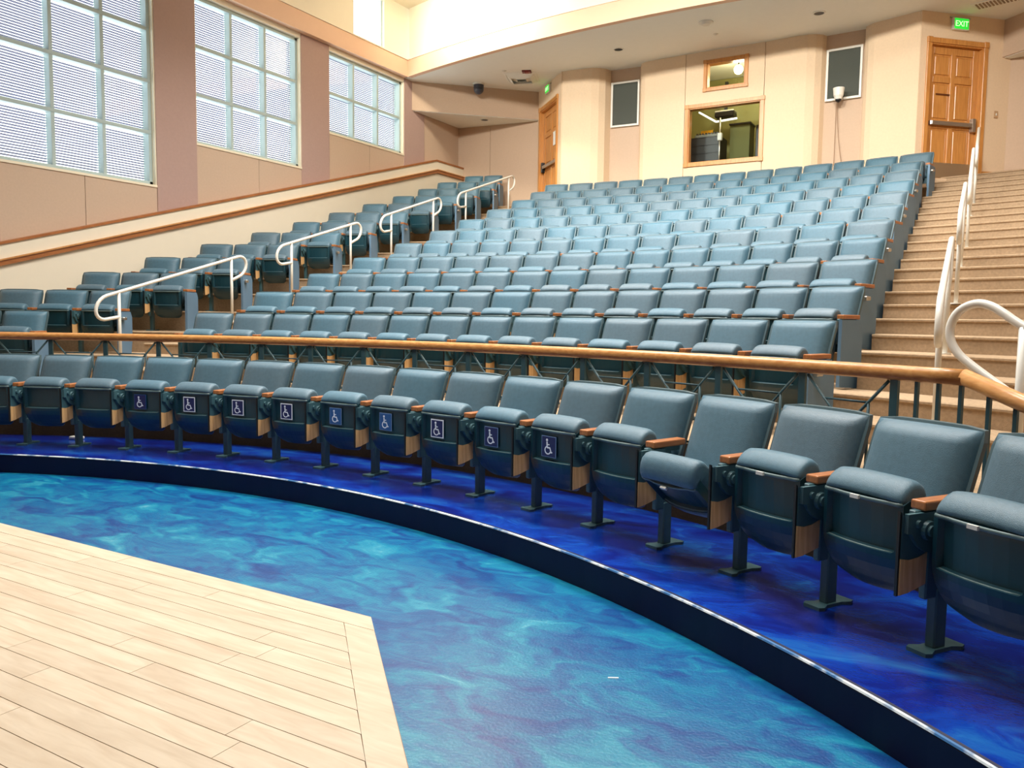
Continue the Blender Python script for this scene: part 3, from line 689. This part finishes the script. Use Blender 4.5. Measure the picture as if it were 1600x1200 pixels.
# ------------------------------------------------------------------ theatre seats
# local axes: x to the viewer's right, y away from the stage, origin on the floor below the standards' line
PITCH = .565
def grid_solid(name, nx, nz, front, backf, mt, smooth=True):
    v = []; f = []
    for j in range(nz+1):
        for i in range(nx+1): v.append(front(i/nx*2-1, j/nz))
    o = len(v)
    for j in range(nz+1):
        for i in range(nx+1): v.append(backf(i/nx*2-1, j/nz))
    id_ = lambda i, j: j*(nx+1)+i
    for j in range(nz):
        for i in range(nx):
            f.append((id_(i, j), id_(i+1, j), id_(i+1, j+1), id_(i, j+1))); f.append((o+id_(i, j), o+id_(i, j+1), o+id_(i+1, j+1), o+id_(i+1, j)))
    for i in range(nx):
        f.append((id_(i, 0), o+id_(i, 0), o+id_(i+1, 0), id_(i+1, 0))); f.append((id_(i, nz), id_(i+1, nz), o+id_(i+1, nz), o+id_(i, nz)))
    for j in range(nz):
        f.append((id_(0, j), id_(0, j+1), o+id_(0, j+1), o+id_(0, j))); f.append((id_(nx, j), o+id_(nx, j), o+id_(nx, j+1), id_(nx, j+1)))
    return pydata(name, v, f, mt, smooth)
def ss(t): return max(0., min(1., t))
TOPZ = .872
def edge(u, v):   # rounding profile 0 at rim .. 1 inside
    a = 1-abs(u)**5; b = 1-abs(2*v-1)**16
    return sqrt(max(0, a))*sqrt(max(0, b))
def uu(u): return math.copysign(abs(u)**.75, u)          # denser rows near the sides
BH0, BH1 = .40, TOPZ-.012
def back_y(z): return .055+(z-.40)*.36
def bc_front(u, v):
    u = uu(u); v2 = .5+.5*math.copysign(abs(2*v-1)**.55, 2*v-1); z = BH0+(BH1-BH0)*v2
    w = .252+.006*v2
    d = .062*edge(u, v2)+.018*(1-u*u)*edge(u, v2)
    return (u*w, back_y(z)+.03-d, z+.004*(1-u*u)*v2)
def bc_back(u, v):
    x, y, z = bc_front(u, v); return (x, back_y(z)+.036, z)
ME = {}
ME['back_cushion'] = grid_solid('back_cushion', 12, 10, bc_front, bc_back, FAB)
def bs_f(u, v):
    z = .30+(TOPZ-.30)*v; w = .268+.006*v
    if v > .93: w -= .012*((v-.93)/.07)**2
    return (u*w, back_y(z)+.032, z+.004*(1-u*u)*v-.008*max(0, abs(u)-.8)*5*(v > .97))
def bs_b(u, v):
    x, y, z = bs_f(u, v); return (x, y+.026+.012*(1-u*u), z)
ME['back_shell'] = grid_solid('back_shell', 6, 10, bs_f, bs_b, SHELLB, False)
PRF = [(-.10, .37), (-.112, .40), (-.114, .50), (-.116, .584), (-.148, .590), (-.156, .600), (-.154, .612), (-.144, .630), (-.126, .649), (-.102, .665), (-.072, .676), (-.035, .672), (-.010, .655), (.004, .63), (.006, .58), (.006, .40), (-.01, .37)]
SEC = [(-.194, .70), (-.191, .84), (-.182, .93), (-.165, .98), (-.13, 1), (-.05, 1), (.06, 1), (.15, 1), (.181, .98), (.198, .93), (.207, .84), (.210, .70)]
bm = bmesh.new(); prev = None
for x_, k_ in SEC:
    ring = [bm.verts.new((x_, -.075+(y_+.075)*k_, .57+(z_-.006*(x_/.2)**2-.57)*k_)) for y_, z_ in PRF]
    if prev:
        for i in range(len(ring)): bm.faces.new((prev[i], prev[(i+1) % len(ring)], ring[(i+1) % len(ring)], ring[i]))
    else: bm.faces.new(ring)
    prev = ring
bm.faces.new(prev)
ME['seat_cushion'] = finish(bm, 'seat_cushion', FAB, True)
def sp_f(u, v):
    z = .195+(.594-.195)*v
    w = .206
    if v < .5: w = .206-.030*(1-v/.5)**2
    if v < .12: w -= .05*(1-v/.12)**2
    y = -.178+.034*abs(u)**2.4
    y += .10*(1-ss(v/.55))**2.2 if v < .55 else 0
    inn = ss((.86-abs(u))/.06)
    if v > .47: y += .030*inn*ss((v-.47)/.015)*(1-.25*ss((v-.5)/.4))
    if v > .945: y -= .012*inn
    if v > .962: y += .9*(v-.962)
    return (u*w+.008, y, z)
def sp_b(u, v):
    x, y, z = sp_f(u, v); return (.008+(x-.008)*.97, max(y+.012, -.06-.03*(1-v)), z)
vv = [0, .03, .07, .12, .2, .3, .4, .465, .487, .6, .75, .9, .942, .95, .962, 1.0]
xx = [-1, -.97, -.92, -.87, -.8, -.55, -.28, 0, .28, .55, .8, .87, .92, .97, 1]
def grid_nonuni(name, us, vs_, ff, fb, mt):
    n, m_ = len(us)-1, len(vs_)-1
    return grid_solid(name, n, m_, lambda u, v: ff(us[round((u+1)/2*n)], vs_[round(v*m_)]), lambda u, v: fb(us[round((u+1)/2*n)], vs_[round(v*m_)]), mt, False)
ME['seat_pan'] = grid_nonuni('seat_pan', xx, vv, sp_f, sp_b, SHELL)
xr_ = PITCH/2
PAN_GLINT = mat('pan_highlight', (92, 112, 112), .35)  # paler grey paints the highlight along the pan's top rim and crease
def glint_tube(name, v, us, ry, rz_, dy):
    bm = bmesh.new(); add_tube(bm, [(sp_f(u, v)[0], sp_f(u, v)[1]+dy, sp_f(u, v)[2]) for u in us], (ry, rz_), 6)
    return finish(bm, name, PAN_GLINT, True)
ME['rim_highlight'] = glint_tube('rim_highlight', .962, [-.97, -.87, -.7, -.45, -.2, 0, .2, .45, .7, .87, .97], .005, .009, .002)
ME['crease_glint'] = glint_tube('crease_glint', .468, [-.82, -.6, -.3, 0, .3, .6, .82], .006, .0035, .012)  # thin pale bead added to draw the glint on the crease
ME['armrest'] = box_mesh('armrest', xr_-.034, xr_+.034, -.15, .12, .580, .618, OAKA, .007, 2)
bm = bmesh.new()
add_box(bm, xr_-.016, xr_+.016, -.18, .09, .552, .582, .004, 1)
add_box(bm, xr_-.018, xr_+.018, -.10, .02, .22, .56, .006, 1)
add_box(bm, xr_-.012, xr_+.012, .0, .11, .40, .50, .004, 1)
ME['standard'] = finish(bm, 'standard', METAL)
def radial_plate(name, poly, x0, x1, mt, bev=0.):
    n = len(poly); v = [(x0, y, z) for y, z in poly]+[(x1, y, z) for y, z in poly]
    return pydata(name, v, [list(range(n)), list(range(n, 2*n))]+[(i, (i+1) % n, n+(i+1) % n, n+i) for i in range(n)], mt)
q = [(-.235, .575), (-.235, .50)]+[(-.075-.155*cos(t)*1.0, .575-.165*sin(t)) for t in [.5+i*(pi/2-.5+.35)/8 for i in range(9)]]+[(-.05, .44), (-.05, .575)]
ME['tablet_bracket'] = radial_plate('tablet_bracket', q, xr_+.012, xr_+.03, METAL)
bm = bmesh.new()
for (yy, zz, rr, x1) in ((-.125, .505, .040, .046), (-.125, .505, .024, .056), (-.18, .535, .016, .042)):
    n = 16; a = [bm.verts.new((xr_+.028, yy+rr*cos(2*pi*i/n), zz+rr*sin(2*pi*i/n))) for i in range(n)]; b = [bm.verts.new((xr_+x1, yy+rr*.9*cos(2*pi*i/n), zz+rr*.9*sin(2*pi*i/n))) for i in range(n)]
    for i in range(n): bm.faces.new((a[i], a[(i+1) % n], b[(i+1) % n], b[i]))
    bm.faces.new(b)
ME['pivot_hub'] = finish(bm, 'pivot_hub', METAL)
ME['tablet_arm'] = radial_plate('tablet_arm', [(-.245, .572), (-.245, .40), (-.20, .392), (-.15, .396), (-.10, .412), (-.10, .53)], xr_-.006, xr_+.012, METAL)
ME['writing_tablet'] = radial_plate('writing_tablet', [(-.247, .40), (-.247, .258), (-.20, .262), (-.10, .285), (-.098, .412), (-.15, .396), (-.20, .392)], xr_-.008, xr_+.014, OAKT)
ME['tablet_edge'] = radial_plate('tablet_edge', [(-.256, .585), (-.256, .255), (-.246, .256), (-.246, .58)], xr_-.003, xr_+.009, BLACK)
ME['leg'] = box_mesh('leg', xr_-.023, xr_+.023, -.04, .03, .012, .26, METAL, .006, 1)
bm = bmesh.new()
pf = [(-.045, -.115), (.045, -.115), (.055, -.09), (.035, -.05), (.035, .05), (.055, .09), (.045, .115), (-.045, .115), (-.055, .09), (-.035, .05), (-.035, -.05), (-.055, -.09)]
ME['foot_plate'] = prism_mesh('foot_plate', [(xr_+x, y) for x, y in pf], 0, .016, METAL)
ME['end_panel'] = radial_plate('end_panel', [(-.20, .575), (-.205, .02), (.10, .0), (.14, .20), (.14, .50), (.10, .575)], xr_+.018, xr_+.05, PANEL)
ME['end_panel_latch'] = box_mesh('end_panel_latch', xr_+.05, xr_+.095, -.16, -.08, .46, .50, STEEL, .008, 1)
ME['number_plate'] = box_mesh('number_plate', -.022, .022, -.184, -.172, .572, .588, WHITE)
for k_ in ('armrest', 'standard', 'leg', 'foot_plate'):
    me = ME[k_].copy(); me.transform(Matrix.Translation((-PITCH, 0, 0))); ME['left_'+k_] = me

# wheelchair stickers
STB = mat('sticker_navy', (16, 28, 84), .35); STB2 = mat('sticker_blue', (30, 84, 140), .35); STW = mat('sticker_white', (236, 240, 244), .4); STE = mat('sticker_pale_edge', (120, 150, 190), .4)
def symbol_mesh():
    bm = bmesh.new()
    def ribbon(pts, w):
        P = [Vector((p[0], p[1])) for p in pts]; L_ = []; R_ = []
        for i, p in enumerate(P):
            d = (P[min(i+1, len(P)-1)]-P[max(i-1, 0)]).normalized(); nn = Vector((-d.y, d.x))*w/2
            L_.append(bm.verts.new((p.x+nn.x, 0, p.y+nn.y))); R_.append(bm.verts.new((p.x-nn.x, 0, p.y-nn.y)))
        for i in range(len(P)-1): bm.faces.new((L_[i], L_[i+1], R_[i+1], R_[i]))
    bm.faces.new([bm.verts.new((-.009+.0068*cos(2*pi*i/12), 0, .036+.0068*sin(2*pi*i/12))) for i in range(12)])
    ribbon([(-.0085, .028), (-.007, -.002)], .0085)
    ribbon([(-.0085, .014), (.008, .014)], .0055)
    ribbon([(-.008, -.001), (.0125, -.001)], .007)
    ribbon([(.0105, .0), (.020, -.0245)], .0065)
    ribbon([(.0175, -.0245), (.027, -.0215)], .006)
    ribbon([(-.003+.0185*cos(t), -.0135+.0185*sin(t)) for t in [math.radians(112+i*(338-112)/14) for i in range(15)]], .0058)
    ex = bmesh.ops.extrude_face_region(bm, geom=list(bm.faces))
    for v in ex['geom']:
        if isinstance(v, bmesh.types.BMVert): v.co.y -= .001
    return finish(bm, 'wheelchair_symbol', STW)
ME['symbol'] = symbol_mesh()
def sticker(parent, kind, x=-.005, z=.478):
    bd, edge_m = {'w': (STB, STW), 'n': (STB, STE), 'b': (STB2, STE), 'd': (STB, STB2)}[kind]
    yy = -.166
    o = new_obj('accessibility_sticker', box_mesh('sticker_edge', -.0475, .0475, 0, .004, -.0515, .0515, edge_m), parent, (x, yy, z), (0, 0, 0)); o.scale = (1.38, 1, 1.32)
    t = .006 if kind == 'w' else .003
    new_obj('sticker_field', box_mesh('sticker_field', -.0475+t, .0475-t, -.001, .002, -.0515+t, .0515-t, bd), o)
    s = new_obj('wheelchair_symbol', ME['symbol'], o, (-.002, -.001, -.004))

BASE_PARTS = ['back_shell', 'back_cushion', 'seat_pan', 'seat_cushion', 'armrest', 'standard', 'leg', 'foot_plate', 'tablet_arm']
def seat(R, a, z, scale, xs, label, group, left_end=False, right_end=False, latch=False, down=False, tablets=True, plate=False, stick=None, detail=True):
    r = empty('theatre_seat', (R*sin(a), R*cos(a), z), (0, 0, -a)); r.scale = (scale*xs, scale, scale)
    tag(r, label, 'theatre seat', group)
    pn = {}
    for nme in BASE_PARTS:
        if nme == 'tablet_arm' and (right_end or not tablets): continue
        if nme in ('leg', 'foot_plate') and right_end: continue
        pn[nme] = new_obj(nme, ME[nme], r)
    new_obj('rim_highlight', ME['rim_highlight'], pn['seat_pan']); new_obj('crease_glint', ME['crease_glint'], pn['seat_pan'])
    if tablets and not right_end:
        t = pn['tablet_arm']
        new_obj('tablet_bracket', ME['tablet_bracket'], t)
        if detail: new_obj('pivot_hub', ME['pivot_hub'], t)
        new_obj('writing_tablet', ME['writing_tablet'], t); new_obj('tablet_edge', ME['tablet_edge'], t)
    if left_end:
        for nme in ('armrest', 'standard', 'leg', 'foot_plate'): new_obj(nme, ME['left_'+nme], r)
    if right_end:
        e = new_obj('end_panel', ME['end_panel'], r)
        if latch: new_obj('end_panel_latch', ME['end_panel_latch'], e)
    if plate: new_obj('number_plate', ME['number_plate'], pn['seat_pan'])
    if stick: sticker(pn['seat_pan'], stick)
    if down:
        piv = Vector((0, .0, .40)); M = Matrix.Translation(piv) @ Matrix.Rotation(math.radians(48), 4, 'X') @ Matrix.Translation(-piv)
        M = Matrix.Translation((0, -.04, .03)) @ M
        for nme in ('seat_pan', 'seat_cushion'): pn[nme].matrix_basis = M
    return r
ORD = ['first', 'second', 'third', 'fourth', 'fifth', 'sixth', 'seventh', 'eighth', 'ninth', 'tenth', 'eleventh', 'twelfth', 'thirteenth', 'fourteenth', 'fifteenth', 'sixteenth', 'seventeenth', 'eighteenth']
# front row: right-hand standard angles
FR = [-.5629, -.4939, -.4247, -.3549, -.2845, -.2137, -.1426, -.0712, .0004, .072, .1436, .215, .2863, .3572, .4278, .4978, .5672, .636, .704]
STK = {5: 'd', 6: 'w', 7: 'w', 8: 'w', 9: 'b', 10: 'b', 11: 'w', 12: 'n', 13: 'n'}
names = {'d': 'plain navy wheelchair sticker', 'w': 'white-edged wheelchair sticker', 'n': 'navy pale-edged wheelchair sticker', 'b': 'lighter blue wheelchair sticker'}
for i in range(2, len(FR)):
    a = (FR[i]+FR[i-1])/2; sp = (FR[i]-FR[i-1])*7.893; n = i
    stk = STK.get(i-0)
    if stk: lab = 'front row folded seat with %s, %s seat from the left' % (names[stk], ORD[i-2])
    elif i == 15: lab = 'front row seat with its cushion lowered, between folded seats'
    elif i < 5: lab = 'front row folded seat without sticker, %s seat from the left' % ORD[i-2]
    else: lab = 'front row folded seat without sticker, %s from the right edge' % ORD[len(FR)-1-i]
    seat(7.893, a, STEP, 1.0, sp/PITCH, lab, 'front row seats', left_end=(i == 2), down=(i == 15), plate=(i >= 15), stick=stk)

ROWA = {
1:[-0.2849,-0.2319,-0.1791,-0.1264,-0.0737,-0.0208,0.0323,0.0857,0.1395,0.1939,0.2489,0.3046,0.3611,0.4186],
2:[-0.2553,-0.2021,-0.1494,-0.0975,-0.0462,0.0045,0.0546,0.1042,0.1532,0.2016,0.2495,0.297,0.3439,0.3904],
3:[-0.2372,-0.1936,-0.1497,-0.1055,-0.0609,-0.016,0.0293,0.075,0.1212,0.1678,0.215,0.2627,0.3109,0.3597],
4:[-0.2145,-0.1701,-0.1261,-0.0825,-0.0392,0.0036,0.0461,0.0881,0.1298,0.1711,0.212,0.2525,0.2927,0.3324],
5:[-0.2,-0.1636,-0.1268,-0.0895,-0.0516,-0.0133,0.0255,0.0648,0.1045,0.1447,0.1853,0.2263,0.2677,0.3095],
6:[-0.183,-0.1465,-0.11,-0.0735,-0.037,-0.0005,0.036,0.0724,0.1089,0.1454,0.1819,0.2184,0.2549,0.2914],
7:[-0.1734,-0.1391,-0.1047,-0.0704,-0.0361,-0.0018,0.0326,0.0669,0.1012,0.1355,0.1699,0.2042,0.2385,0.2728],
8:[-0.162,-0.1297,-0.0974,-0.065,-0.0327,-0.0004,0.0319,0.0643,0.0966,0.1289,0.1612,0.1936,0.2259,0.2582],
9:[-0.1522,-0.1217,-0.0912,-0.0607,-0.0302,0.0003,0.0308,0.0613,0.0917,0.1222,0.1527,0.1832,0.2137,0.2442],
10:[-0.1461,-0.1148,-0.0841,-0.0538,-0.0241,0.0053,0.0343,0.0629,0.0913,0.1195,0.1475,0.1753,0.2031,0.2308],
11:[-0.1464,-0.1172,-0.0883,-0.0599,-0.0317,-0.0037,0.0242,0.0522,0.0804,0.1087,0.1375,0.1667,0.1964,0.2268]}
LEFTA = {1:[-.583,-.5255],2:[-.5766,-.522,-.4682],3:[-.5211,-.4731,-.4242],4:[-.4798,-.4336,-.3893],5:[-.4435,-.401,-.3599],6:[-.4098,-.3714,-.3319],7:[-.383,-.347,-.3106],8:[-.3602,-.326,-.2918],
9:[-.3383,-.3063,-.2739],10:[-.3211,-.2929,-.2632],11:[-.307,-.2809,-.2542],12:[-.2976,-.2725,-.2475],13:[-.2776,-.2538]}
SC = .81/TOPZ
for k in range(1, 12):
    A = ROWA[k]; R = Rk(k)-.25*SC
    for i, ar in enumerate(A):
        p = A[i]-A[i-1] if i else A[1]-A[0]
        lab = 'blue theatre seat, centre block, %s row behind the rail, %s seat from the right aisle' % (ORD[k-1], ORD[13-i])
        seat(R, ar-p/2, Zf(k), SC, p*R/(PITCH*SC), lab, 'centre block seats', left_end=(i == 0), right_end=(i == 13), latch=(k % 2 == 1), detail=(k < 4))
for k, A in LEFTA.items():
    R = Rk(k)-.25*SC
    for i, ar in enumerate(A):
        p = A[i]-A[i-1] if i else A[1]-A[0]
        n = len(A)-1-i
        lab = 'blue theatre seat, left block by the windows, %s row, %s seat from the aisle' % (ORD[k-1], ORD[n])
        seat(R, ar-p/2, Zf(k), SC, p*R/(PITCH*SC), lab, 'left block seats', left_end=(i == 0), right_end=(n == 0), latch=(k % 2 == 0))

# ------------------------------------------------------------------ litter
me = box_mesh('paper_strip', -.022, .022, -.004, .004, 0, .003, STW, .001, 1)
tag(new_obj('paper_strip', me, None, (3.55, 5.78, 0), (0, 0, .52)), 'tiny white paper strip lying on the blue floor', 'litter')
bm = bmesh.new(); add_box(bm, -.07, .07, -.035, .035, 0, .035, .012, 2)
tag(new_obj('paper_cup', finish(bm, 'paper_cup', WHITE, True), None, (-3.14, 7.62, STEP), (0, 0, .3)), 'small white object lying under the front row seats', 'litter')
